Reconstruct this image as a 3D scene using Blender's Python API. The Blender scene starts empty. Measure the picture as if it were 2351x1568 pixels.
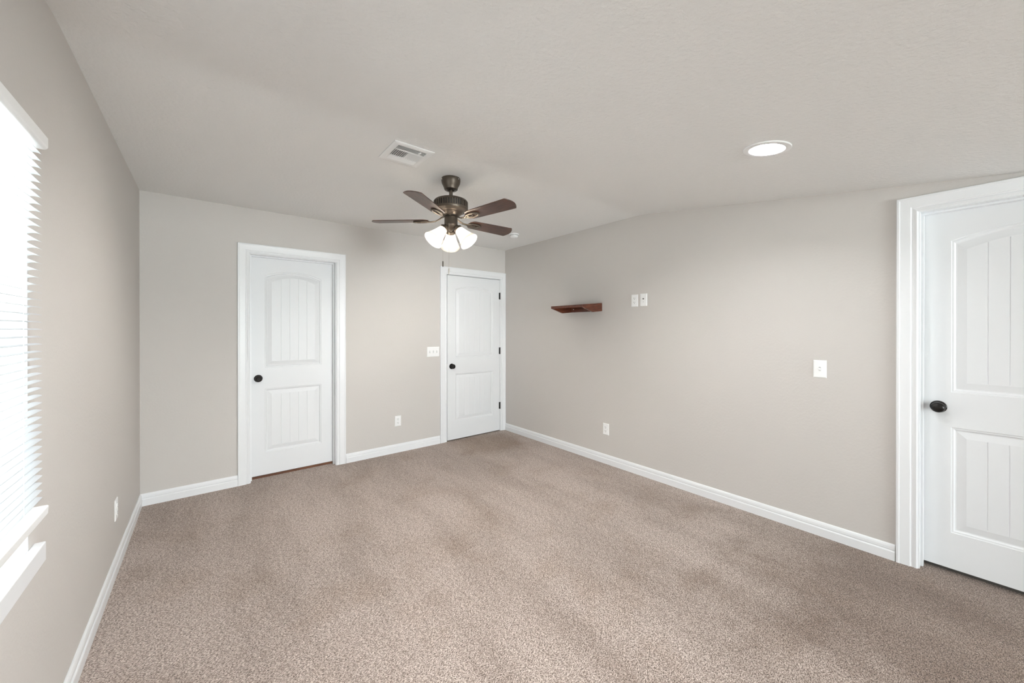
import bpy, bmesh, math, random
from mathutils import Matrix, Vector
random.seed(7)
sc = bpy.context.scene
C = sc.collection
PI = math.pi

# ------------------------------------------------------------------ camera, sky, exposure
cam_d = bpy.data.cameras.new('camera')
cam_d.sensor_fit = 'HORIZONTAL'
cam_d.sensor_width = 36.0
cam_d.lens = 868.24 / 2351 * 36.0
cam_d.shift_y = -26.2 / 2351
cam_d.clip_start = 0.02
cam = bpy.data.objects.new('camera', cam_d)
C.objects.link(cam)
YAW, PITCH = -0.67882, -0.00207
cam.location = (0.4038, -4.0699, 1.3664)
cam.rotation_euler = (PI / 2 + PITCH, 0, YAW)
sc.camera = cam

sc.view_settings.view_transform = 'Standard'
sc.view_settings.look = 'None'
sc.view_settings.gamma = 1.0
sc.view_settings.use_curve_mapping = False
sc.view_settings.exposure = 0.32
SKY = 11.5
GROUND = (0.93, 0.98, 1.0, 1)
DOWNLIGHT = 330.0
FILL_OVER = 740.0  # added fill downlight over the viewer
FILL_BEHIND = 30.0  # added fill pair behind the viewer
REAR_FILL = 265.0  # strength of the added rear fill lamp
BULB = 1580.0

world = bpy.data.worlds.new('world')
sc.world = world
world.use_nodes = True
bgn = world.node_tree.nodes['Background']
bgn.inputs[1].default_value = SKY
# bright overcast sky above, sunlit pale ground below the horizon
_nt = world.node_tree
_tc = _nt.nodes.new('ShaderNodeTexCoord')
_sx = _nt.nodes.new('ShaderNodeSeparateXYZ')
_rp = _nt.nodes.new('ShaderNodeValToRGB')
_mm = _nt.nodes.new('ShaderNodeMapRange')
_mm.inputs['From Min'].default_value = -1.0
_rp.color_ramp.elements[0].position = 0.44; _rp.color_ramp.elements[0].color = GROUND
_rp.color_ramp.elements[1].position = 0.52; _rp.color_ramp.elements[1].color = (0.12, 0.135, 0.15, 1)
_nt.links.new(_tc.outputs['Generated'], _sx.inputs[0])
_nt.links.new(_sx.outputs['Z'], _mm.inputs['Value'])
_nt.links.new(_mm.outputs[0], _rp.inputs['Fac'])
_nt.links.new(_rp.outputs['Color'], bgn.inputs[0])

# ------------------------------------------------------------------ dimensions
W, D, H = 3.567, -10.0, 2.438          # right wall x, rear wall y, flat ceiling height
YC, SL, YS = -2.066, 0.136, -4.30     # ceiling crease, slope, where the slope ends
T = 0.13                              # wall thickness
def zceil(y):
    return H if y > YC else H + SL * (max(y, YS) - YC)

# ------------------------------------------------------------------ materials
def mat(name, col, rough=0.5, metal=0.0, bump=None, spec=0.5, coat=0.0):
    m = bpy.data.materials.new(name)
    m.use_nodes = True
    nt = m.node_tree
    b = nt.nodes['Principled BSDF']
    b.inputs['Base Color'].default_value = (*col, 1)
    b.inputs['Roughness'].default_value = rough
    b.inputs['Metallic'].default_value = metal
    b.inputs['Specular IOR Level'].default_value = spec
    b.inputs['Coat Weight'].default_value = coat
    if bump:
        scale, strength, dist = bump
        tc = nt.nodes.new('ShaderNodeTexCoord')
        n = nt.nodes.new('ShaderNodeTexNoise')
        n.inputs['Scale'].default_value = scale
        n.inputs['Detail'].default_value = 4
        n.inputs['Roughness'].default_value = 0.55
        bp = nt.nodes.new('ShaderNodeBump')
        bp.inputs['Strength'].default_value = strength
        bp.inputs['Distance'].default_value = dist
        nt.links.new(tc.outputs['Object'], n.inputs['Vector'])
        nt.links.new(n.outputs['Fac'], bp.inputs['Height'])
        nt.links.new(bp.outputs['Normal'], b.inputs['Normal'])
    return m

M_WALL = mat('wall_paint', (0.622, 0.591, 0.563), 0.6, bump=(70, 0.25, 0.004), spec=0.3)
M_CEIL = mat('ceiling_paint', (0.885, 0.88, 0.868), 0.85, bump=(55, 0.5, 0.006), spec=0.2)
M_TRIM = mat('white_trim_paint', (0.84, 0.85, 0.865), 0.32)
M_DOOR = mat('white_door_paint', (0.80, 0.81, 0.825), 0.38, bump=(180, 0.08, 0.001))
M_PLATE = mat('white_plastic', (0.92, 0.92, 0.915), 0.3)
M_SLOT = mat('dark_slot', (0.05, 0.05, 0.05), 0.6)
M_BRONZE_DARK = mat('oil_rubbed_bronze', (0.018, 0.016, 0.015), 0.28, 0.6)
M_BRONZE = mat('fan_bronze', (0.12, 0.098, 0.078), 0.42, 0.75)
M_DUCT = mat('vent_dark_inside', (0.42, 0.42, 0.41), 0.8)
M_SCREW = mat('screw_steel', (0.75, 0.72, 0.68), 0.3, 0.9)
M_CHAIN = mat('chain_metal', (0.55, 0.5, 0.45), 0.35, 0.9)
M_VINYL = mat('window_vinyl', (0.9, 0.9, 0.9), 0.35)
M_LIGHT_BLOCK = mat('light_block_dark', (0.12, 0.11, 0.10), 0.8)

def wood(name, dark, light, rough, scale, axis_scale):
    m = mat(name, dark, rough, coat=0.15)
    nt = m.node_tree
    b = nt.nodes['Principled BSDF']
    tc = nt.nodes.new('ShaderNodeTexCoord')
    mp = nt.nodes.new('ShaderNodeMapping')
    mp.inputs['Scale'].default_value = axis_scale
    n = nt.nodes.new('ShaderNodeTexNoise')
    n.inputs['Scale'].default_value = scale
    n.inputs['Detail'].default_value = 6
    r = nt.nodes.new('ShaderNodeValToRGB')
    r.color_ramp.elements[0].position = 0.35
    r.color_ramp.elements[0].color = (*dark, 1)
    r.color_ramp.elements[1].position = 0.7
    r.color_ramp.elements[1].color = (*light, 1)
    nt.links.new(tc.outputs['Object'], mp.inputs['Vector'])
    nt.links.new(mp.outputs['Vector'], n.inputs['Vector'])
    nt.links.new(n.outputs['Fac'], r.inputs['Fac'])
    nt.links.new(r.outputs['Color'], b.inputs['Base Color'])
    return m

M_BLADE = wood('walnut_blade', (0.040, 0.020, 0.014), (0.115, 0.052, 0.034), 0.38, 9, (1.2, 9, 9))
M_SHELF = wood('cherry_stain', (0.065, 0.016, 0.008), (0.17, 0.048, 0.02), 0.35, 10, (8, 1.2, 8))
M_SILLWOOD = wood('threshold_wood', (0.10, 0.035, 0.015), (0.2, 0.08, 0.035), 0.5, 8, (1, 8, 8))

def emissive(name, col, strength):
    m = bpy.data.materials.new(name)
    m.use_nodes = True
    b = m.node_tree.nodes['Principled BSDF']
    b.inputs['Base Color'].default_value = (0.9, 0.9, 0.9, 1)
    b.inputs['Emission Color'].default_value = (*col, 1)
    b.inputs['Emission Strength'].default_value = strength
    return m
M_LENS = emissive('led_lens', (0.95, 0.98, 1.0), DOWNLIGHT)
M_FILL_LENS_OVER = emissive('fill_lens_over_viewer', (0.95, 0.98, 1.0), FILL_OVER)
M_FILL_LENS_BEHIND = emissive('fill_lens_behind', (0.95, 0.98, 1.0), FILL_BEHIND)
M_BULB = emissive('lit_bulb', (1.0, 0.96, 0.91), BULB)

def translucent(name, col, tcol, fac, gloss=0.0):
    m = bpy.data.materials.new(name)
    m.use_nodes = True
    nt = m.node_tree
    nt.nodes.clear()
    out = nt.nodes.new('ShaderNodeOutputMaterial')
    d = nt.nodes.new('ShaderNodeBsdfDiffuse')
    d.inputs[0].default_value = (*col, 1)
    t = nt.nodes.new('ShaderNodeBsdfTranslucent')
    t.inputs[0].default_value = (*tcol, 1)
    mx = nt.nodes.new('ShaderNodeMixShader')
    mx.inputs[0].default_value = fac
    nt.links.new(d.outputs[0], mx.inputs[1])
    nt.links.new(t.outputs[0], mx.inputs[2])
    last = mx
    if gloss:
        g = nt.nodes.new('ShaderNodeBsdfGlossy')
        g.inputs['Roughness'].default_value = 0.15
        m2 = nt.nodes.new('ShaderNodeMixShader')
        m2.inputs[0].default_value = gloss
        nt.links.new(last.outputs[0], m2.inputs[1])
        nt.links.new(g.outputs[0], m2.inputs[2])
        last = m2
    nt.links.new(last.outputs[0], out.inputs[0])
    return m
M_SLAT = translucent('blind_slat_vinyl', (0.64, 0.65, 0.66), (0.8, 0.82, 0.84), 0.08)
M_SHADE = translucent('frosted_glass', (0.9, 0.88, 0.85), (1.0, 0.96, 0.90), 0.8, 0.04)

def glass_mat():
    m = bpy.data.materials.new('window_glass')
    m.use_nodes = True
    nt = m.node_tree
    nt.nodes.clear()
    out = nt.nodes.new('ShaderNodeOutputMaterial')
    t = nt.nodes.new('ShaderNodeBsdfTransparent')
    t.inputs[0].default_value = (0.96, 0.98, 0.97, 1)
    g = nt.nodes.new('ShaderNodeBsdfGlossy')
    g.inputs['Roughness'].default_value = 0.02
    mx = nt.nodes.new('ShaderNodeMixShader')
    mx.inputs[0].default_value = 0.06
    nt.links.new(t.outputs[0], mx.inputs[1])
    nt.links.new(g.outputs[0], mx.inputs[2])
    nt.links.new(mx.outputs[0], out.inputs[0])
    return m
M_GLASS = glass_mat()

def carpet_mat():
    m = mat('speckled_carpet', (0.3, 0.24, 0.2), 0.95, spec=0.05)
    nt = m.node_tree
    L = nt.links.new
    N = nt.nodes.new
    b = nt.nodes['Principled BSDF']
    b.inputs['Sheen Weight'].default_value = 0.2
    b.inputs['Sheen Roughness'].default_value = 0.6
    def noise(vec, scale, detail, rough=0.5):
        n = N('ShaderNodeTexNoise')
        n.inputs['Scale'].default_value = scale
        n.inputs['Detail'].default_value = detail
        n.inputs['Roughness'].default_value = rough
        L(vec, n.inputs['Vector'])
        return n.outputs['Fac']
    def mapping(vec, rot, scale):
        mp = N('ShaderNodeMapping')
        mp.inputs['Rotation'].default_value = (0, 0, rot)
        mp.inputs['Scale'].default_value = scale
        L(vec, mp.inputs['Vector'])
        return mp.outputs[0]
    def math2(op, a, k, c=None):
        n = N('ShaderNodeMath'); n.operation = op
        L(a, n.inputs[0])
        if isinstance(k, float): n.inputs[1].default_value = k
        else: L(k, n.inputs[1])
        if c is not None: L(c, n.inputs[2])
        return n.outputs[0]
    tc = N('ShaderNodeTexCoord').outputs['Object']
    nap = mapping(tc, -0.85, (0.55, 1.0, 1.0))          # pile leans towards the far corner: flecks longer that way
    fine = noise(nap, 300, 2.0, 0.6)
    mid = noise(nap, 150, 2.0, 0.5)
    mixv = math2('ADD', math2('MULTIPLY', fine, 0.68), math2('MULTIPLY', mid, 0.32))
    ramp = N('ShaderNodeValToRGB')
    e = ramp.color_ramp.elements
    e[0].position = 0.34; e[0].color = (0.085, 0.056, 0.045, 1)
    e[1].position = 0.64; e[1].color = (0.86, 0.75, 0.68, 1)
    x = e.new(0.44); x.color = (0.27, 0.205, 0.17, 1)
    x = e.new(0.51); x.color = (0.50, 0.41, 0.36, 1)
    L(mixv, ramp.inputs['Fac'])
    # brushed tracks where the pile lies the other way, and soft brown foot wear
    tr = noise(mapping(tc, 0.95, (2.6, 0.8, 1)), 1.0, 4.0, 0.62)
    r2 = N('ShaderNodeValToRGB')
    r2.color_ramp.elements[0].position = 0.36; r2.color_ramp.elements[0].color = (0.80, 0.78, 0.765, 1)
    r2.color_ramp.elements[1].position = 0.58; r2.color_ramp.elements[1].color = (1, 1, 1, 1)
    L(tr, r2.inputs['Fac'])
    st = noise(tc, 2.3, 5.0, 0.6)
    r3 = N('ShaderNodeValToRGB')
    r3.color_ramp.elements[0].position = 0.33; r3.color_ramp.elements[0].color = (0.88, 0.845, 0.81, 1)
    r3.color_ramp.elements[1].position = 0.50; r3.color_ramp.elements[1].color = (1, 1, 1, 1)
    L(st, r3.inputs['Fac'])
    mo = noise(tc, 38, 3.0, 0.6)
    r4 = N('ShaderNodeValToRGB')
    r4.color_ramp.elements[0].position = 0.36; r4.color_ramp.elements[0].color = (0.80, 0.775, 0.755, 1)
    r4.color_ramp.elements[1].position = 0.56; r4.color_ramp.elements[1].color = (1, 1, 1, 1)
    L(mo, r4.inputs['Fac'])
    last = ramp.outputs['Color']
    # light falloff painted over worn pile by near door; brown stain at corner door
    shade_stain = []
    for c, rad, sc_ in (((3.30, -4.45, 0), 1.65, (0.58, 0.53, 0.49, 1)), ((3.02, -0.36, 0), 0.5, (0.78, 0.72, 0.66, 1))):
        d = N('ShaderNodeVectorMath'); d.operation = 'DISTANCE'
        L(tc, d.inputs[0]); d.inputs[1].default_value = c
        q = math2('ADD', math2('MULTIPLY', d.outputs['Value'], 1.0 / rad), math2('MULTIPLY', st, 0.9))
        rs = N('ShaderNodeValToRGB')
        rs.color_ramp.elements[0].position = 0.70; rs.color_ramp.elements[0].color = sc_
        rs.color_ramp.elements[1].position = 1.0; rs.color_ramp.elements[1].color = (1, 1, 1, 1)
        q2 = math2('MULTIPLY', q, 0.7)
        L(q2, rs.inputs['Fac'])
        shade_stain.append(rs)
    for r in (r2, r3, r4, *shade_stain):
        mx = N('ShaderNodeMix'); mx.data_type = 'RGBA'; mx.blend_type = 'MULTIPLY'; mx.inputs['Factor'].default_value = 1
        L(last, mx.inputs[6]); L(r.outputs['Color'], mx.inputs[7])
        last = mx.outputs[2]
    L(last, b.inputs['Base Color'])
    bp = N('ShaderNodeBump'); bp.inputs['Strength'].default_value = 0.8; bp.inputs['Distance'].default_value = 0.008
    L(mixv, bp.inputs['Height']); L(bp.outputs['Normal'], b.inputs['Normal'])
    return m
M_CARPET = carpet_mat()

# ------------------------------------------------------------------ helpers
def obj(name, bm, m, parent=None, smooth=False, loc=None, bevel=0.0):
    me = bpy.data.meshes.new(name)
    bmesh.ops.recalc_face_normals(bm, faces=bm.faces[:])
    bm.to_mesh(me)
    bm.free()
    for mm in (m if isinstance(m, (list, tuple)) else [m]):
        me.materials.append(mm)
    o = bpy.data.objects.new(name, me)
    C.objects.link(o)
    if parent:
        o.parent = parent
    if loc:
        o.location = loc
    if smooth:
        for p in me.polygons:
            p.use_smooth = True
        md = o.modifiers.new('split', 'EDGE_SPLIT'); md.split_angle = math.radians(38)
    if bevel:
        md = o.modifiers.new('bevel', 'BEVEL'); md.width = bevel; md.segments = 2; md.limit_method = 'ANGLE'
    return o

def thing(name, label, cat, loc=(0, 0, 0), rz=0.0, group=None):
    o = bpy.data.objects.new(name, None)
    o.empty_display_size = 0.05
    C.objects.link(o)
    o.location = loc
    o.rotation_euler = (0, 0, rz)
    o['label'] = label; o['category'] = cat
    if group:
        o['group'] = group
    return o

def struct(o, label, cat):
    o['kind'] = 'structure'; o['label'] = label; o['category'] = cat
    return o

def bx(bm, x0, x1, y0, y1, z0, z1, mtx=None, mi=0):
    vs = [bm.verts.new(Vector(p) if mtx is None else mtx @ Vector(p)) for p in
          ((x0, y0, z0), (x1, y0, z0), (x1, y1, z0), (x0, y1, z0), (x0, y0, z1), (x1, y0, z1), (x1, y1, z1), (x0, y1, z1))]
    for f in ((3, 2, 1, 0), (4, 5, 6, 7), (0, 1, 5, 4), (1, 2, 6, 5), (2, 3, 7, 6), (3, 0, 4, 7)):
        fc = bm.faces.new([vs[i] for i in f]); fc.material_index = mi

def lathe(bm, prof, seg=32, mtx=None, cap=True):
    """prof: (radius, height) about local Z."""
    rings = []
    for r, z in prof:
        if r < 1e-6:
            p = Vector((0, 0, z)); rings.append([bm.verts.new(mtx @ p if mtx else p)])
        else:
            ring = []
            for i in range(seg):
                a = 2 * PI * i / seg
                p = Vector((r * math.cos(a), r * math.sin(a), z))
                ring.append(bm.verts.new(mtx @ p if mtx else p))
            rings.append(ring)
    for a, b in zip(rings, rings[1:]):
        if len(a) == 1 and len(b) == 1:
            continue
        for i in range(seg):
            j = (i + 1) % seg
            if len(a) == 1: bm.faces.new((a[0], b[i], b[j]))
            elif len(b) == 1: bm.faces.new((a[i], a[j], b[0]))
            else: bm.faces.new((a[i], a[j], b[j], b[i]))
    if cap:
        for r in (rings[0], rings[-1]):
            if len(r) > 2: bm.faces.new(r)

def loft(bm, loops, close_ends=True, closed_path=False):
    rs = [[bm.verts.new(p) for p in lp] for lp in loops]
    n = len(rs[0])
    pairs = list(zip(rs, rs[1:])) + ([(rs[-1], rs[0])] if closed_path else [])
    for a, b in pairs:
        for i in range(n):
            j = (i + 1) % n
            bm.faces.new((a[i], a[j], b[j], b[i]))
    if close_ends and not closed_path:
        bm.faces.new(rs[0]); bm.faces.new(rs[-1][::-1])

def tube(bm, pts, r, seg=10, closed=False, squash=None):
    loops = []
    n = len(pts)
    for i, p in enumerate(pts):
        p = Vector(p)
        a = Vector(pts[(i - 1) % n if closed else max(i - 1, 0)]); b = Vector(pts[(i + 1) % n if closed else min(i + 1, n - 1)])
        t = (b - a).normalized()
        up = Vector((0, 0, 1)) if abs(t.z) < 0.95 else Vector((1, 0, 0))
        s = t.cross(up).normalized(); u = s.cross(t).normalized()
        rr = r[i] if isinstance(r, (list, tuple)) else r
        kx, ky = squash if squash else (1, 1)
        loops.append([p + (s * math.cos(2 * PI * k / seg) * kx + u * math.sin(2 * PI * k / seg) * ky) * rr for k in range(seg)])
    loft(bm, loops, closed_path=closed)

B = bmesh.new
FACE_BACK, FACE_RIGHT, FACE_LEFT = 0.0, -PI / 2, PI / 2   # local +X to the right, -Y into the room
def face_axis():                                          # lathe axis Z -> local -Y (out of the wall)
    return Matrix.Rotation(PI / 2, 4, 'X')

# ------------------------------------------------------------------ openings
D1 = dict(a=0.706, b=1.409)                # back wall, left door
D2 = dict(a=2.672, b=3.477)                # back wall, corner door
D3 = dict(a=-3.853, b=-4.621)              # right wall door (y)
DH = 2.034
WIN = dict(y0=-3.252, y1=-2.337, z0=0.668, z1=1.935)
FILL_WIN = dict(x0=1.00, x1=3.00, z0=0.30, z1=2.05)

# ------------------------------------------------------------------ room shell
bm = B(); bx(bm, -0.3, W + 0.6, D - 0.3, 0.6, -0.03, 0.0)
struct(obj('floor', bm, M_CARPET), 'speckled brown and beige wall to wall carpet', 'carpet')

bm = B()
arc = [(YC + .07 - .14 * k / 8, H - SL * .07 * (k / 8) ** 2) for k in range(9)]     # taped and feathered crease
prof = [(T, H), *arc, (YS, zceil(YS)), (D - T, zceil(YS)), (D - T, 2.7), (T, 2.7)]
loft(bm, [[Vector((x, y, z)) for y, z in prof] for x in (-T, W + T)])
struct(obj('ceiling', bm, M_CEIL), 'textured greige ceiling that slopes down towards the right', 'ceiling')

JT = 0.018
bm = B()
bx(bm, -T, D1['a'] - JT, 0, T, 0, 2.5)
bx(bm, D1['b'] + JT, D2['a'] - JT, 0, T, 0, 2.5)
bx(bm, D2['b'] + JT, W + T, 0, T, 0, 2.5)
bx(bm, D1['a'] - JT, D1['b'] + JT, 0, T, DH + JT, 2.5)
bx(bm, D2['a'] - JT, D2['b'] + JT, 0, T, DH + JT, 2.5)
struct(obj('wall_back', bm, M_WALL), 'greige back wall holding two white doors', 'wall')
bm = B()
bx(bm, W, W + T, D3['a'] + JT, 0, 0, 2.5)
bx(bm, W, W + T, D, D3['b'] - JT, 0, 2.5)
bx(bm, W, W + T, D3['b'] - JT, D3['a'] + JT, DH + JT, 2.5)
struct(obj('wall_right', bm, M_WALL), 'long greige right wall with the small brown shelf', 'wall')
bm = B()
bx(bm, -T, 0, WIN['y1'], 0, 0, 2.5)
bx(bm, -T, 0, D, WIN['y0'], 0, 2.5)
bx(bm, -T, 0, WIN['y0'], WIN['y1'], 0, WIN['z0'])
bx(bm, -T, 0, WIN['y0'], WIN['y1'], WIN['z1'], 2.5)
struct(obj('wall_left', bm, M_WALL), 'greige left wall around the window', 'wall')
bm = B()
bx(bm, -T, FILL_WIN['x0'], D - T, D, 0, 2.5)
bx(bm, FILL_WIN['x1'], W + T, D - T, D, 0, 2.5)
bx(bm, FILL_WIN['x0'], FILL_WIN['x1'], D - T, D, 0, FILL_WIN['z0'])
bx(bm, FILL_WIN['x0'], FILL_WIN['x1'], D - T, D, FILL_WIN['z1'], 2.5)
struct(obj('wall_rear', bm, M_WALL), 'greige rear wall with an added wide window, behind the viewpoint', 'wall')
# dark boxes behind the three doors, added to block light leaks
bm = B()
for x0, x1, y0, y1 in ((D1['a'] - .1, D1['b'] + .1, T, .55), (D2['a'] - .1, D2['b'] + .1, T, .55), (W + T, W + .55, D3['b'] - .1, D3['a'] + .1)):
    for q in ((x0 - .02, x0, y0, y1, 0, 2.3), (x1, x1 + .02, y0, y1, 0, 2.3), (x0, x1, y0 - .0, y0 + .0, 0, 0), (x0, x1, y1, y1 + .02, 0, 2.3), (x0, x1, y0, y1, 2.3, 2.32)):
        if q[1] - q[0] > 1e-6 and q[3] - q[2] > 1e-6 and q[5] - q[4] > 1e-6:
            bx(bm, *q)
struct(obj('door_light_block', bm, M_LIGHT_BLOCK), 'dark boxes added behind the closed doors to block light leaks', 'wall')

# ------------------------------------------------------------------ baseboards
BB = [(0, 0), (.014, 0), (.0145, .050), (.0125, .055), (.0095, .056), (.0095, .0605), (.0115, .063), (.0105, .078), (.0075, .088), (.004, .0935), (0, .0935)]
def baseboard(bm, x0, x1, mtx):       # local: along X, room at -Y
    loft(bm, [[mtx @ Vector((x, -t, z)) for t, z in BB] for x in (x0, x1)])
I4 = Matrix.Identity(4)
MR = Matrix.Translation((W, 0, 0)) @ Matrix.Rotation(FACE_RIGHT, 4, 'Z')
ML = Matrix.Rotation(FACE_LEFT, 4, 'Z')
bm = B(); baseboard(bm, 0.0, 0.611, I4); baseboard(bm, 1.506, 2.574, I4)
struct(obj('baseboard_back', bm, M_TRIM), 'white baseboard along the back wall between the door casings', 'baseboard')
bm = B(); baseboard(bm, 0.0175, 3.755, MR); baseboard(bm, 4.719, -D, MR)
struct(obj('baseboard_right', bm, M_TRIM), 'long white baseboard under the shelf wall', 'baseboard')
bm = B(); baseboard(bm, D, 0, ML)
struct(obj('baseboard_left', bm, M_TRIM), 'white baseboard under the window wall', 'baseboard')

# ------------------------------------------------------------------ door casings
CW = 0.089
CAS = [(0, 0), (0, .0145), (.003, .0175), (.012, .0175), (.015, .0155), (.019, .0150), (.055, .0135), (.059, .0125), (.0605, .0085),
       (.066, .0080), (.069, .0095), (.079, .0115), (.083, .0115), (.0845, .0085), (.089, .0070), (.089, 0)]
def casing(name, a, b, mtx, stop, label, cut_right=None):
    """a,b: opening in local x; casing legs stand 6 mm back from it; jamb liner and stops included."""
    bm = B()
    xl, xr, zt = a - 0.006 - CW, b + 0.006 + CW, DH + 0.006 + CW - 0.004
    kr = 1.0
    if cut_right is not None:
        kr = (CW - (xr - cut_right)) / CW; xr = cut_right
    V = lambda x, y, z: mtx @ Vector((x, y, z))
    loft(bm, [[V(xl + u, -t, 0) for u, t in CAS], [V(xl + u, -t, zt - u) for u, t in CAS],
              [V(xr - u * kr, -t, zt - u) for u, t in CAS], [V(xr - u * kr, -t, 0) for u, t in CAS]])
    bx(bm, a - JT, a, 0, T, 0, DH + JT, mtx)
    bx(bm, b, b + JT, 0, T, 0, DH + JT, mtx)
    bx(bm, a, b, 0, T, DH, DH + JT, mtx)
    s0, s1 = stop
    bx(bm, a, a + .011, s0, s1, 0, DH - .011, mtx)
    bx(bm, b - .011, b, s0, s1, 0, DH - .011, mtx)
    bx(bm, a, b, s0, s1, DH - .011, DH, mtx)
    return struct(obj(name, bm, M_TRIM, bevel=0.0008), label, 'door casing')

casing('trim_1', D1['a'], D1['b'], I4, (.045, .0795), 'white moulded casing around the left door of the back wall')
casing('trim_2', D2['a'], D2['b'], I4, (.0365, .071), 'white moulded casing squeezed into the corner around the hinged door', cut_right=W - .0005)
casing('trim_3', -D3['a'], -D3['b'], MR, (.045, .0795), 'white moulded casing around the near door on the right wall')
bm = B(); bx(bm, D1['a'], D1['b'], .082, T, 0.0, .020)
struct(obj('trim_4', bm, M_SILLWOOD), 'strip of brown wood floor showing under the left door', 'threshold')

# ------------------------------------------------------------------ doors
PROF = [(0.0, 0.0), (.0025, .0035), (.010, .0040), (.0125, .0065), (.0165, .0105), (.0215, .0110), (.056, .0040)]
def door_slab(w, zb, zt, nplank):
    """front face at y=0, depth to +Y; two recessed plank panels, arched upper one."""
    bm = B()
    th = .035
    st = .110
    pl, pr = st, w - st
    P = [dict(z0=.228, z1=.818, rise=0.0), dict(z0=1.013, z1=1.862, rise=.050)]
    # sample positions across the panel, shared by every ring
    m = PROF[-1][0]
    fw = (pr - pl) - 2 * m
    pitch = fw / nplank
    us = {0.0, 1.0}
    for k in range(1, nplank):
        c = k * pitch / fw
        us |= {c - .0026 / fw, c - .0007 / fw, c + .0007 / fw, c + .0026 / fw}
    for k in range(25):
        u = k / 24
        if all(abs(u - q) > .008 for q in us): us.add(u)
    us = sorted(us)
    def groove(u):
        for k in range(1, nplank):
            d = abs(u - k * pitch / fw) * fw
            if d < .0015: return .0022
        return 0.0
    def arch(u, p):
        return p['z1'] + p['rise'] * (1 - (2 * u - 1) ** 2) * 1.0
    def ring(p, ins, dep):
        bot = [(pl + ins + (pr - pl - 2 * ins) * u, dep, p['z0'] + ins) for u in us]
        top = [(pl + ins + (pr - pl - 2 * ins) * u, dep, arch(u, p) - ins) for u in us]
        return [bm.verts.new(q) for q in bot], [bm.verts.new(q) for q in top]
    def quad(*v):
        return bm.faces.new(v)
    outer = []
    for p in P:
        rings = [ring(p, i, d) for i, d in PROF]
        outer.append(rings[0])
        for (b0, t0), (b1, t1) in zip(rings, rings[1:]):
            for i in range(len(us) - 1):
                quad(b0[i], b0[i + 1], b1[i + 1], b1[i])
                quad(t1[i], t1[i + 1], t0[i + 1], t0[i])
            quad(b0[0], b1[0], t1[0], t0[0])
            quad(b1[-1], b0[-1], t0[-1], t1[-1])
        bl, tl = rings[-1]
        g0 = [bm.verts.new((v.co.x, v.co.y + groove(u), v.co.z + .005)) for v, u in zip(bl, us)]
        g1 = [bm.verts.new((v.co.x, v.co.y + groove(u), v.co.z - .005)) for v, u in zip(tl, us)]
        for i in range(len(us) - 1):
            quad(bl[i], bl[i + 1], g0[i + 1], g0[i])
            quad(g0[i], g0[i + 1], g1[i + 1], g1[i])
            quad(g1[i], g1[i + 1], tl[i + 1], tl[i])
    (b0, t0), (b1, t1) = outer
    v = lambda x, z: bm.verts.new((x, 0, z))
    xs = [q.co.x for q in b0]
    rb = [v(x, zb) for x in xs]; rt = [v(x, zt) for x in xs]
    for i in range(len(us) - 1):
        quad(rb[i], rb[i + 1], b0[i + 1], b0[i])
        quad(t0[i], t0[i + 1], b1[i + 1], b1[i])
        quad(t1[i], t1[i + 1], rt[i + 1], rt[i])
    L = [v(0, zb), v(0, P[0]['z0']), v(0, P[0]['z1']), v(0, P[1]['z0']), v(0, P[1]['z1']), v(0, zt)]
    R = [v(w, q.co.z) for q in L]
    li = [rb[0], b0[0], t0[0], b1[0], t1[0], rt[0]]; ri = [rb[-1], b0[-1], t0[-1], b1[-1], t1[-1], rt[-1]]
    for i in range(5):
        quad(L[i], li[i], li[i + 1], L[i + 1]); quad(ri[i], R[i], R[i + 1], ri[i + 1])
    bl = [bm.verts.new(q) for q in ((0, th, zb), (w, th, zb), (w, th, zt), (0, th, zt))]
    bm.faces.new(bl)
    bm.faces.new([L[0], *rb, R[0], bl[1], bl[0]])
    bm.faces.new([L[-1], *rt, R[-1], bl[2], bl[3]])
    bm.faces.new([*L, bl[3], bl[0]]); bm.faces.new([*R, bl[2], bl[1]])
    return bm

def door_knob(parent, x, z, kind):
    m = Matrix.Translation((x, 0, z)) @ face_axis()
    bm = B()
    if kind == 'ring':
        prof = [(.011, .006), (.011, .020), (.014, .023), (.024, .027), (.0285, .034), (.0285, .041), (.025, .049), (.018, .0535), (.0145, .0545), (.013, .0525), (.009, .052), (.0065, .0535), (0, .054)]
    else:
        prof = [(.011, .006), (.011, .022), (.014, .025), (.023, .029), (.028, .036), (.0285, .042), (.026, .050), (.019, .056), (.010, .059), (0, .060)]
    lathe(bm, prof, 36, m)
    k = obj('door_knob', bm, M_BRONZE_DARK, parent, smooth=True)
    bm = B()
    lathe(bm, [(.033, 0), (.0335, .003), (.031, .006), (.024, .0085), (.012, .0095), (0, .0095)], 36, m)
    obj('rosette', bm, M_BRONZE_DARK, k, smooth=True)

def make_door(name, label, mtx_loc, rz, w, zb, zt, nplank, knob_x, knob_z, kind, hinges=False):
    d = obj(name, door_slab(w, zb, zt, nplank), M_DOOR)
    d.location = mtx_loc; d.rotation_euler = (0, 0, rz)
    struct(d, label, 'door')
    door_knob(d, knob_x, knob_z, kind)
    if hinges:
        for z in (.342, 1.078, 1.814):
            bm = B()
            lathe(bm, [(.0, -.047), (.0045, -.046), (.0062, -.043), (.0062, .043), (.0045, .046), (0, .047)], 14, Matrix.Translation((w + .003, -.005, z)))
            bx(bm, w - .012, w + .012, -.0012, .0008, z - .044, z + .044)
            obj('hinge', bm, M_BRONZE_DARK, d)
        bm = B(); bx(bm, -.004, .0002, .002, .03, knob_z - .028, knob_z + .028)
        obj('latch_plate', bm, M_SCREW, d)
    return d

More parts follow.
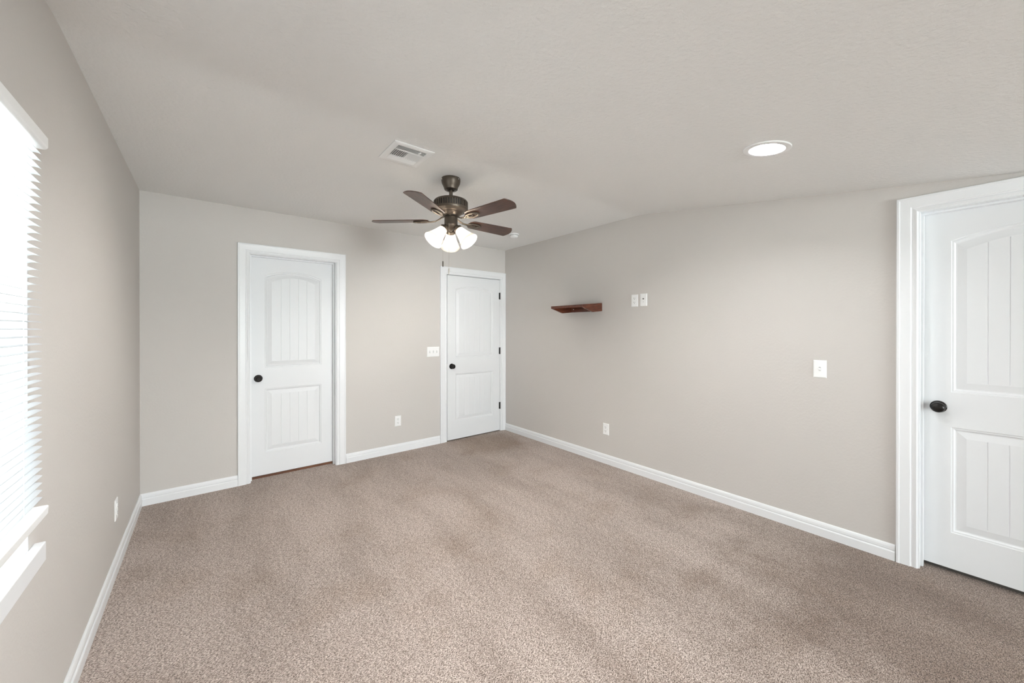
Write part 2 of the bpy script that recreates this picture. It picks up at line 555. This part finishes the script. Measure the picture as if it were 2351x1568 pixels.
make_door('door_1', 'white two panel arch top door with a round black knob, left on the back wall', (D1['a'] + .003, .080, 0), FACE_BACK,
          D1['b'] - D1['a'] - .006, .024, DH - .003, 5, .060, .916, 'ring')
make_door('door_2', 'white two panel arch top door with three dark hinges, in the far corner', (D2['a'] + .005, .0005, 0), FACE_BACK,
          D2['b'] - D2['a'] - .009, .012, DH - .006, 6, .060, .913, 'plain', hinges=True)
make_door('door_3', 'white two panel arch top door cut off by the right edge, nearest the viewer', (W + .080, D3['a'] - .003, 0), FACE_RIGHT,
          D3['a'] - D3['b'] - .006, .026, DH - .003, 6, .063, .927, 'plain')

# ------------------------------------------------------------------ windows
w1 = bpy.data.objects.new('window_1', None); C.objects.link(w1)
w1.location = (0, WIN['y0'], 0); w1.rotation_euler = (0, 0, FACE_LEFT)
struct(w1, 'white window in the left wall behind the mini blind', 'window')
ww = WIN['y1'] - WIN['y0']
def window_parts(root, ww, z0, z1, mull=()):
    bm = B()
    f = .045
    bx(bm, .006, .006 + f, .075, .115, z0 + .006, z1 - .006); bx(bm, ww - .006 - f, ww - .006, .075, .115, z0 + .006, z1 - .006)
    bx(bm, .006 + f, ww - .006 - f, .075, .115, z0 + .006, z0 + .006 + f); bx(bm, .006 + f, ww - .006 - f, .075, .115, z1 - .006 - f, z1 - .006)
    zm = (z0 + z1) / 2
    bx(bm, .006 + f, ww - .006 - f, .080, .110, zm - .02, zm + .02)
    for x in mull: bx(bm, x - .05, x + .05, .076, .114, z0 + .006 + f, z1 - .006 - f)
    obj('window_frame', bm, M_VINYL, root)
    bm = B(); bx(bm, .006 + f, ww - .006 - f, .094, .098, z0 + .006 + f, z1 - .006 - f)
    obj('pane', bm, M_GLASS, root)
    bm = B()                                            # white liner of the reveal
    bx(bm, 0, .006, 0, .12, z0, z1); bx(bm, ww - .006, ww, 0, .12, z0, z1)
    bx(bm, .006, ww - .006, 0, .12, z1 - .006, z1)
    obj('window_jamb', bm, M_TRIM, root)
window_parts(w1, ww, WIN['z0'], WIN['z1'])
bm = B()
bx(bm, .0062, ww - .0062, .0, .074, .668, .726); bx(bm, -.045, ww + .045, -.024, 0, .668, .726)
obj('window_sill', bm, M_TRIM, w1, bevel=.003)

w2 = bpy.data.objects.new('fill_window', None); C.objects.link(w2)  # window added out of view to bring in fill light
w2.location = (FILL_WIN['x1'], D, 0); w2.rotation_euler = (0, 0, PI)
struct(w2, 'wide white window added in the rear wall for fill, behind the viewpoint', 'window')
ww2 = FILL_WIN['x1'] - FILL_WIN['x0']
window_parts(w2, ww2, FILL_WIN['z0'], FILL_WIN['z1'], ())
bm = B(); bx(bm, .0062, ww2 - .0062, -.03, .074, FILL_WIN['z0'] - .02, FILL_WIN['z0'] + .006)
obj('window_sill', bm, M_TRIM, w2)

# daylight portals just outside the panes
def portal(loc, rot, sx, sy):
    ld = bpy.data.lights.new('daylight_portal', 'AREA')
    ld.shape = 'RECTANGLE'; ld.size = sx; ld.size_y = sy
    ld.cycles.is_portal = True
    o = bpy.data.objects.new('daylight_portal', ld); C.objects.link(o)
    o.location = loc; o.rotation_euler = rot
portal((-.125, (WIN['y0'] + WIN['y1']) / 2, (WIN['z0'] + WIN['z1']) / 2), (PI / 2, 0, -PI / 2), ww, WIN['z1'] - WIN['z0'])

rw = bpy.data.lights.new('rear_fill', 'AREA')  # unseen area lamp added outside the rear window as room fill
rw.shape = 'RECTANGLE'; rw.size = ww2 - .02; rw.size_y = FILL_WIN['z1'] - FILL_WIN['z0'] - .02
rw.energy = REAR_FILL; rw.color = (.90, .96, 1.0)
rwo = bpy.data.objects.new('rear_fill', rw); C.objects.link(rwo)
rwo.location = ((FILL_WIN['x0'] + FILL_WIN['x1']) / 2, D - .16, (FILL_WIN['z0'] + FILL_WIN['z1']) / 2)
rwo.rotation_euler = (PI / 2, 0, 0)


# ------------------------------------------------------------------ mini blind (local: X to the right along the wall, -Y into the room)
bl = thing('mini_blind', 'white mini blind lowered over the window in the left wall', 'window blind', (0, WIN['y1'], .84), FACE_LEFT)
BX0, BX1 = -(ww - .012), -.008
zb0 = -.84
bm = B()
hp = []
for k in range(9):
    a = PI / 2 * k / 8
    hp.append((-.034 - .006 * math.sin(a), 1.933 - .006 + .006 * math.cos(a)))
for k in range(9):
    a = PI / 2 * k / 8
    hp.append((-.030 - .010 * math.cos(a), 1.894 + .010 - .010 * math.sin(a)))
hp += [(-.004, 1.894), (-.004, 1.933)]
loft(bm, [[Vector((x, y, z + zb0)) for y, z in hp] for x in (BX0 - .002, BX1 + .004)])
obj('head_rail', bm, M_PLATE, bl)
bm = B()
sec = []
for k in range(9):
    s = -1 + 2 * k / 8
    sec.append((-.0155 + .0132 * s, .0034 * (1 - s * s)))
sec = sec + [(y, z - .0009) for y, z in reversed(sec)]
loft(bm, [[Vector((x, y, z)) for y, z in sec] for x in (BX0, BX1)])
slat = obj('slat', bm, M_SLAT, bl, smooth=True)
ZS = [1.878 - .02135 * k for k in range(48)]
slat.location = (0, 0, ZS[0] + zb0)
for z in ZS[1:]:
    s = slat.copy(); C.objects.link(s); s.parent = bl; s.location = (0, 0, z + zb0)
bm = B()
bp_ = [(-.004, .8185), (-.033, .8185), (-.0385, .824), (-.040, .846), (-.037, .8495), (-.006, .8495), (-.003, .845)]
loft(bm, [[Vector((x, y, z + zb0)) for y, z in bp_] for x in (BX0, BX1 + .002)])
obj('bottom_rail', bm, M_PLATE, bl, bevel=.001)
for lx in (-.155, -.457, -.75):
    bm = B()
    for y in (-.0022, -.0290):
        tube(bm, [(lx, y, .845 + zb0), (lx, y, 1.896 + zb0)], .0007, 6)
    obj('ladder_cord', bm, M_PLATE, bl)

# ------------------------------------------------------------------ ceiling fan
FX, FY = 1.757, -1.700
fan = thing('ceiling_fan', 'bronze five blade ceiling fan with three lit frosted glass shades', 'ceiling fan', (FX, FY, H))
Z = lambda z: z - H
bm = B()
lathe(bm, [(0, Z(2.4375)), (.066, Z(2.4375)), (.0675, Z(2.430)), (.0675, Z(2.420)), (.064, Z(2.402)), (.054, Z(2.383)), (.049, Z(2.370)), (.047, Z(2.360)), (.041, Z(2.355)), (.024, Z(2.354)), (.022, Z(2.360)), (0, Z(2.360))], 40)
can = obj('canopy', bm, M_BRONZE, fan, smooth=True)
for a in (.9, 3.0, 5.1):
    bm = B(); lathe(bm, [(0, 0), (.004, 0), (.004, .0035), (.002, .005), (0, .005)], 12, Matrix.Rotation(a, 4, 'Z') @ Matrix.Translation((.0668, 0, Z(2.424))) @ Matrix.Rotation(PI / 2, 4, 'Y'))
    obj('screw', bm, M_SCREW, can)
bm = B(); lathe(bm, [(.0125, Z(2.37)), (.0125, Z(2.298)), (.02, Z(2.298)), (.02, Z(2.29))], 24)
obj('downrod', bm, M_BRONZE, fan, smooth=True)
# motor housing with a band of vertical vent slots
bm = B()
lathe(bm, [(.02, Z(2.296)), (.050, Z(2.2955)), (.090, Z(2.290)), (.112, Z(2.281)), (.1205, Z(2.271)), (.121, Z(2.266)), (.1155, Z(2.2655)), (.1155, Z(2.2285)), (.121, Z(2.228)),
           (.1215, Z(2.220)), (.118, Z(2.211)), (.108, Z(2.206)), (.094, Z(2.204)), (.086, Z(2.200)), (.082, Z(2.196)), (0, Z(2.196))], 64)
NF = 44
for i in range(NF):
    m = Matrix.Rotation(2 * PI * i / NF, 4, 'Z')
    bx(bm, .114, .1208, -.0048, .0048, Z(2.2285), Z(2.2655), m)
mot = obj('motor_housing', bm, M_BRONZE, fan, smooth=True)
bm = B(); lathe(bm, [(.1157, Z(2.2655)), (.1160, Z(2.2650)), (.1160, Z(2.2290)), (.1157, Z(2.2285))], 64, cap=False)
obj('vent_band', bm, M_SLOT, mot, smooth=True)
bm = B()
lathe(bm, [(.0815, Z(2.1965)), (.078, Z(2.190)), (.064, Z(2.179)), (.058, Z(2.174)), (.058, Z(2.168)), (.030, Z(2.166)), (0, Z(2.166))], 48)
obj('flywheel', bm, M_BRONZE, fan, smooth=True)
bm = B()
lathe(bm, [(.030, Z(2.168)), (.0455, Z(2.162)), (.0465, Z(2.158)), (.0465, Z(2.112)), (.0495, Z(2.108)), (.0495, Z(2.102)), (.046, Z(2.096)), (.038, Z(2.088)), (.030, Z(2.083)), (.020, Z(2.078)), (.012, Z(2.070)), (.006, Z(2.062)), (0, Z(2.060))], 40)
obj('switch_housing', bm, M_BRONZE, fan, smooth=True)
# blades: drawn along local +X, underside down
def blade_outline():
    pts = []
    r0, r1 = .152, .517
    n = 12
    for k in range(n + 1):                              # rounded root
        a = PI / 2 + PI * k / n
        pts.append((r0 + .042 + .042 * math.cos(a), .0525 * math.sin(a)))
    for k in range(n + 1):                              # shallow arc across the tip
        s = -1 + 2 * k / n
        pts.append((r1 + .028 * (1 - s * s) + .004 * s, .0645 * s))
    return pts
bo = blade_outline()
def blade_bm():
    bm = B()
    loft(bm, [[Vector((x, y, z)) for x, y in bo] for z in (0, .0055)])
    return bm
def iron_bm():
    bm = B()
    pts = [(.040, 0, .028), (.058, 0, .022), (.080, 0, .008), (.105, 0, -.003), (.135, 0, -.006), (.150, 0, -.006)]
    tube(bm, pts, [.011, .0105, .0095, .009, .010, .011], 12, squash=(1.0, .5))
    loop = []
    n = 36
    for k in range(n):
        a = 2 * PI * k / n
        loop.append((.200 + .054 * math.cos(a), .0235 * math.sin(a) * (1.0 + .10 * math.cos(a)), -.0055))
    tube(bm, loop, .0085, 12, closed=True, squash=(1.0, .62))
    loop2 = [(.186 + .020 * math.cos(2 * PI * k / 20), .0115 * math.sin(2 * PI * k / 20), -.0035) for k in range(20)]
    tube(bm, loop2, .0045, 8, closed=True, squash=(1.0, .6))
    bx(bm, .150, .176, -.010, .010, -.0085, -.0005)
    bx(bm, .225, .252, -.006, .006, -.0065, -.0005)
    for x, y in ((.163, 0), (.237, .0), (.205, .0)):
        lathe(bm, [(0, -.0115), (.003, -.011), (.0045, -.0085), (.0045, -.002), (0, -.002)], 12, Matrix.Translation((x, y, 0)))
    return bm
TILT = Matrix.Rotation(-.055, 4, 'X') @ Matrix.Rotation(.002, 4, 'Y')
blade0 = iron0 = None
for i in range(5):
    a = math.radians(-144.4) + i * 2 * PI / 5
    mtx = Matrix.Translation((-.003, .007, Z(2.140))) @ TILT @ Matrix.Rotation(a, 4, 'Z') @ Matrix.Rotation(math.radians(-11), 4, 'X')
    if blade0 is None:
        blade0 = obj('blade', blade_bm(), M_BLADE, fan, bevel=.0012)
        iron0 = obj('blade_iron', iron_bm(), M_BRONZE, blade0, smooth=True)
        iron0['label'] = 'bronze bracket with an oval loop'
        b = blade0
    else:
        b = blade0.copy(); C.objects.link(b); b.parent = fan
        k = iron0.copy(); C.objects.link(k); k.parent = b
    b.matrix_local = mtx
# light kit
for i, ang in enumerate((62, 182, 302)):
    m = Matrix.Rotation(math.radians(ang), 4, 'Z') @ Matrix.Translation((.040, 0, Z(2.093))) @ Matrix.Rotation(PI - math.radians(42), 4, 'Y')
    bm = B()
    lathe(bm, [(0, -.006), (.016, -.006), (.019, .004), (.020, .010), (.027, .014), (.0315, .020), (.0325, .030), (.0325, .036), (.0295, .0365), (.0285, .024), (0, .020)], 32, m)
    fit = obj('light_fitter', bm, M_BRONZE, fan, smooth=True)
    bm = B()
    outer = [(.0255, .030), (.029, .038), (.033, .050), (.037, .066), (.0425, .086), (.0500, .108), (.0590, .130), (.0665, .146), (.0700, .153)]
    inner = [(r - .0028, z) for r, z in reversed(outer)]
    lathe(bm, outer + [(.0690, .1545)] + inner, 48, m, cap=False)
    sh = obj('glass_shade', bm, M_SHADE, fit, smooth=True)
    sh['label'] = 'lit frosted white bell glass'
    bm = B()
    lathe(bm, [(0, .026), (.010, .026), (.0105, .040), (.013, .052), (.021, .070), (.0245, .084), (.0235, .096), (.017, .107), (.008, .112), (0, .113)], 20, m)
    obj('bulb', bm, M_BULB, fit, smooth=True)
# pull chains with fobs
def pull_chain(x, y, z0, z1, fob):
    bm = B()
    n = int((z0 - z1) / .0042)
    for k in range(n):
        z = z0 - k * .0042
        lathe(bm, [(0, .0016), (.0014, .0009), (.0014, -.0009), (0, -.0016)], 6, Matrix.Translation((x, y, Z(z))))
    tube(bm, [(x, y, Z(z0)), (x, y, Z(z1))], .0005, 5)
    ch = obj('pull_chain', bm, M_CHAIN, fan)
    bm = B()
    lathe(bm, [(0, .004), (.0020, .003), (.0030, 0), (.0042, -.004), (.0045, -.010), (.0045, -.034), (.0035, -.038), (0, -.039)], 14, Matrix.Translation((x, y, Z(z1))))
    obj('chain_fob', bm, M_BRONZE if fob else M_CHAIN, ch, smooth=True)
RX, RY = .778, -.628                                   # to the right as the viewer sees it
pull_chain(-.053 * RX - .010, -.053 * RY - .010, 2.110, 1.848, True)
pull_chain(-.006 * RX - .0515 * .628, -.006 * RY - .0515 * .778, 2.108, 1.790, False)

# ------------------------------------------------------------------ ceiling vent (local Z down is the room)
vent = thing('ceiling_vent', 'white square ceiling register with louvers beside the fan', 'air vent', (1.357, -1.857, H))
hx, hy = .124, .134
bm = B()
lp = []
for ins, z in ((0, -.0005), (0, -.004), (.010, -.007), (.030, -.008), (.036, -.006)):
    lp.append([Vector((sx * (hx - ins), sy * (hy - ins), z)) for sx, sy in ((-1, -1), (1, -1), (1, 1), (-1, 1))])
rs = [[bm.verts.new(p) for p in l] for l in lp]
for a, b in zip(rs, rs[1:]):
    for i in range(4):
        bm.faces.new((a[i], a[(i + 1) % 4], b[(i + 1) % 4], b[i]))
obj('frame', bm, M_PLATE, vent)
bm = B(); bx(bm, -(hx - .034), hx - .034, -(hy - .034), hy - .034, -.0012, -.0006)
obj('duct_back', bm, M_DUCT, vent)
ix, iy = hx - .036, hy - .036
def fin(cx, cy, length, along_x, tilt, wdt=.0112):
    bm = B()
    m = Matrix.Translation((cx, cy, -.0055)) @ (Matrix.Identity(4) if along_x else Matrix.Rotation(PI / 2, 4, 'Z')) @ Matrix.Rotation(tilt, 4, 'X')
    bx(bm, -length / 2, length / 2, -wdt / 2, wdt / 2, -.0006, .0006, m)
    obj('louver', bm, M_PLATE, vent)
for k in range(4):
    fin(0, -iy + .007 + k * .0115, 2 * ix, True, math.radians(38))
for k in range(4):
    fin(0, iy - .007 - k * .0115, 2 * ix, True, math.radians(-38))
bm = B()
bx(bm, -ix, ix, -iy + .046, -iy + .054, -.0085, -.003); bx(bm, -ix, ix, iy - .054, iy - .046, -.0085, -.003); bx(bm, -.004, .004, -iy + .054, iy - .054, -.0085, -.003)
obj('crossbar', bm, M_PLATE, vent)
ml = 2 * (iy - .054)
for k in range(7):
    fin(-ix + .007 + k * .0118, 0, ml, False, math.radians(-38))
    fin(ix - .007 - k * .0118, 0, ml, False, math.radians(38))
bm = B(); bx(bm, -.002, .002, -.012, .012, -.016, -.007, Matrix.Translation((.048, -iy + .012, 0)) @ Matrix.Rotation(.35, 4, 'Z'))
obj('damper_lever', bm, M_PLATE, vent)

# ------------------------------------------------------------------ smoke detector
sd = thing('smoke_detector', 'round white smoke detector on the ceiling near the far corner', 'smoke detector', (3.092, -.776, H))
bm = B(); lathe(bm, [(0, -.0004), (.052, -.0004), (.0535, -.003), (.0535, -.012), (.051, -.015), (.044, -.0155), (0, -.0155)], 40)
obj('base', bm, M_PLATE, sd, smooth=True)
bm = B(); lathe(bm, [(.043, -.0155), (.0435, -.020), (.0435, -.030), (.041, -.038), (.034, -.0435), (.020, -.046), (0, -.0465)], 40)
obj('cover', bm, M_PLATE, sd, smooth=True)
bm = B()
for i in range(16):
    bx(bm, .0425, .0441, -.006, .006, -.0205, -.0172, Matrix.Rotation(2 * PI * i / 16, 4, 'Z'))
obj('sensor_slots', bm, M_SLOT, sd)

# ------------------------------------------------------------------ recessed light on the sloping ceiling, plus three added fill copies
def recessed_light(x, y, label, lens_mat, cuts):
    ang = math.atan(SL) if YS < y < YC else 0.0
    rl = thing('recessed_light', label, 'ceiling light', (x, y, zceil(y)))
    rl.rotation_euler = (ang, 0, 0)
    bm = B()
    lathe(bm, [(.101, .0005), (.1015, -.003), (.099, -.006), (.082, -.0075), (.079, -.0062), (.0765, -.0070), (.0750, -.0050), (.0740, -.003)], 64, cap=False)
    obj('trim_ring', bm, M_PLATE, rl, smooth=True)
    bm = B()
    lathe(bm, [(.0745, -.004), (.068, .006), (.060, .020), (.054, .032), (.054, .040), (0, .040)], 64, cap=False)
    obj('baffle', bm, M_PLATE, rl, smooth=True)
    bm = B()
    lathe(bm, [(.0538, .030), (.048, .0275), (.030, .0255), (0, .0248)], 48, cap=False)
    obj('lens', bm, lens_mat, rl, smooth=True)
    # the can is let into the ceiling
    cb = B()
    lathe(cb, [(0, -.02), (.0765, -.02), (.0765, .08), (0, .08)], 48)
    cb.transform(Matrix.Translation((x, y, zceil(y))) @ Matrix.Rotation(ang, 4, 'X'))
    bmesh.ops.recalc_face_normals(cb, faces=cb.faces[:])
    me = bpy.data.meshes.new('can_cut'); cb.to_mesh(me); cb.free()
    o = bpy.data.objects.new('can_cut', me); C.objects.link(o)
    cuts.append(o)
cuts = []
recessed_light(2.549, -3.408, 'lit round recessed downlight with white trim ring', M_LENS, cuts)
recessed_light(1.018, -3.408, 'lit recessed downlight added over the viewer for fill, out of the picture', M_FILL_LENS_OVER, cuts)
recessed_light(2.549, -6.20, 'lit recessed downlight added for fill behind the viewer on the door side', M_FILL_LENS_BEHIND, cuts)
recessed_light(1.018, -6.20, 'lit recessed downlight added for fill behind the viewer on the window side', M_FILL_LENS_BEHIND, cuts)
ceil_o = bpy.data.objects['ceiling']
for c in cuts:
    md = ceil_o.modifiers.new('can', 'BOOLEAN'); md.object = c; md.operation = 'DIFFERENCE'; md.solver = 'EXACT'
bpy.context.view_layer.update()
dg = bpy.context.evaluated_depsgraph_get()
nm = bpy.data.meshes.new_from_object(ceil_o.evaluated_get(dg))
ceil_o.modifiers.clear(); ceil_o.data = nm
for c in cuts:
    bpy.data.objects.remove(c)

# ------------------------------------------------------------------ wall shelf (local origin on the wall at the shelf's left end)
SHW, SHD, SHT = .436, .305, .026
sh = thing('wall_shelf', 'small dark red brown wooden shelf sagging on the right wall', 'shelf', (W, -1.188, 1.638), FACE_RIGHT)
sh.rotation_euler = (math.radians(5.2), 0, FACE_RIGHT)
bm = B(); bx(bm, 0, SHW, -SHD, -.0005, -SHT, 0)
obj('top_board', bm, M_SHELF, sh, bevel=.0015)
bt = .020
brk = [(-.0005, -SHT), (-.0005, -.084), (-.150, -.084), (-SHD + .004, -SHT)]
for x0 in (0, SHW - bt):
    bm = B(); loft(bm, [[Vector((x, y, z)) for y, z in brk] for x in (x0, x0 + bt)])
    obj('side_bracket', bm, M_SHELF, sh, bevel=.001)
bm = B(); bx(bm, bt, SHW - bt, -.020, -.0005, -.084, -SHT)
obj('back_rail', bm, M_SHELF, sh)
bm = B(); lathe(bm, [(.0055, .0), (.0055, .0015), (.003, .003), (0, .003)], 16, Matrix.Translation((.062, -.020, -.052)) @ face_axis())
obj('screw', bm, M_SCREW, sh)

# ------------------------------------------------------------------ outlets and switches
def plate_bm(w, h):
    bm = B()
    lp = []
    for ins, y in ((0, -.0003), (0, -.0025), (.0035, -.0052), (.006, -.0056)):
        lp.append([Vector((sx * (w / 2 - ins), y, sz * (h / 2 - ins))) for sx, sz in ((-1, -1), (1, -1), (1, 1), (-1, 1))])
    loft(bm, lp)
    return bm
def screw(parent, x, z):
    bm = B(); lathe(bm, [(.0030, .0050), (.0030, .0062), (.0018, .0068), (0, .0068)], 12, Matrix.Translation((x, 0, z)) @ face_axis())
    obj('screw', bm, M_PLATE, parent)
def outlet(label, loc, rz, group=None):
    o = thing('wall_outlet', label, 'outlet', loc, rz, group)
    obj('cover_plate', plate_bm(.071, .116), M_PLATE, o)
    for z in (.0195, -.0195):
        bm = B()
        pts = []
        for k in range(32):
            a = 2 * PI * k / 32
            pts.append((.0172 * math.cos(a), max(-.0135, min(.0135, .0172 * math.sin(a)))))
        loft(bm, [[Vector((x, y, z + q)) for x, q in pts] for y in (-.005, -.0082)])
        r = obj('receptacle', bm, M_PLATE, o)
        bm = B()
        bx(bm, -.0078, -.0052, -.0085, -.006, z - .0005, z + .0085); bx(bm, .0052, .0078, -.0085, -.006, z + .0005, z + .0080)
        lathe(bm, [(0, .006), (.0027, .006), (.0027, .0085), (0, .0085)], 12, Matrix.Translation((0, 0, z - .0075)) @ face_axis())
        obj('slots', bm, M_SLOT, r)
    screw(o, 0, 0)
    return o
outlet('white duplex outlet low on the back wall between the two doors', (2.056, 0, .347), FACE_BACK)
outlet('white duplex outlet low on the right wall, below the shelf and paired plates', (W, -1.675, .350), FACE_RIGHT)
outlet('white duplex outlet high on the right wall, left of the cable plate', (W, -2.007, 1.638), FACE_RIGHT)
outlet('white duplex outlet on the left wall near the baseboard, seen edge on', (0, -.995, .348), FACE_LEFT)

cp = thing('cable_plate', 'white cable plate with a dark round jack, right of the high outlet', 'wall plate', (W, -2.101, 1.640), FACE_RIGHT)
obj('cover_plate', plate_bm(.072, .116), M_PLATE, cp)
bm = B(); lathe(bm, [(.0062, .005), (.0062, .009), (.0048, .0095), (.0048, .014), (0, .014)], 20, Matrix.Translation((0, 0, .010)) @ face_axis())
obj('coax_jack', bm, M_SLOT, cp)
bm = B(); bx(bm, -.006, .006, -.0068, -.005, -.0245, -.0125)
pj = obj('phone_jack', bm, M_PLATE, cp)
bm = B(); bx(bm, -.003, .003, -.0070, -.0060, -.0215, -.0165)
obj('socket_hole', bm, M_DUCT, pj)
for z in (.042, -.042): screw(cp, 0, z)

def switch_plate(name, label, loc, rz, w, xs, ups):
    o = thing(name, label, 'light switch', loc, rz)
    obj('cover_plate', plate_bm(w, .116), M_PLATE, o)
    for x, up in zip(xs, ups):
        bm = B(); bx(bm, x - .0052, x + .0052, -.0060, -.0050, -.0125, .0125)
        obj('switch_slot', bm, M_DUCT, o)
        bm = B()
        m = Matrix.Translation((x, -.0050, 0)) @ Matrix.Rotation(math.radians(-28 if up else 28), 4, 'X')
        loft(bm, [[m @ Vector(p) for p in ((-.0045 * k, y, -.0085 * q), (.0045 * k, y, -.0085 * q), (.0045 * k, y, .0085 * q), (-.0045 * k, y, .0085 * q))] for k, q, y in ((1, 1, 0), (.95, .75, -.008), (.85, .55, -.013))])
        obj('toggle', bm, M_PLATE, o)
        for z in (.030, -.030): screw(o, x, z)
    return o
switch_plate('light_switch', 'single white toggle switch on the right wall beside the near door', (W, -3.401, 1.104), FACE_RIGHT, .070, (0,), (False,))
switch_plate('triple_light_switch', 'wide white triple toggle switch plate beside the corner door', (2.488, 0, 1.101), FACE_BACK, .158, (-.046, 0, .046), (True, False, True))
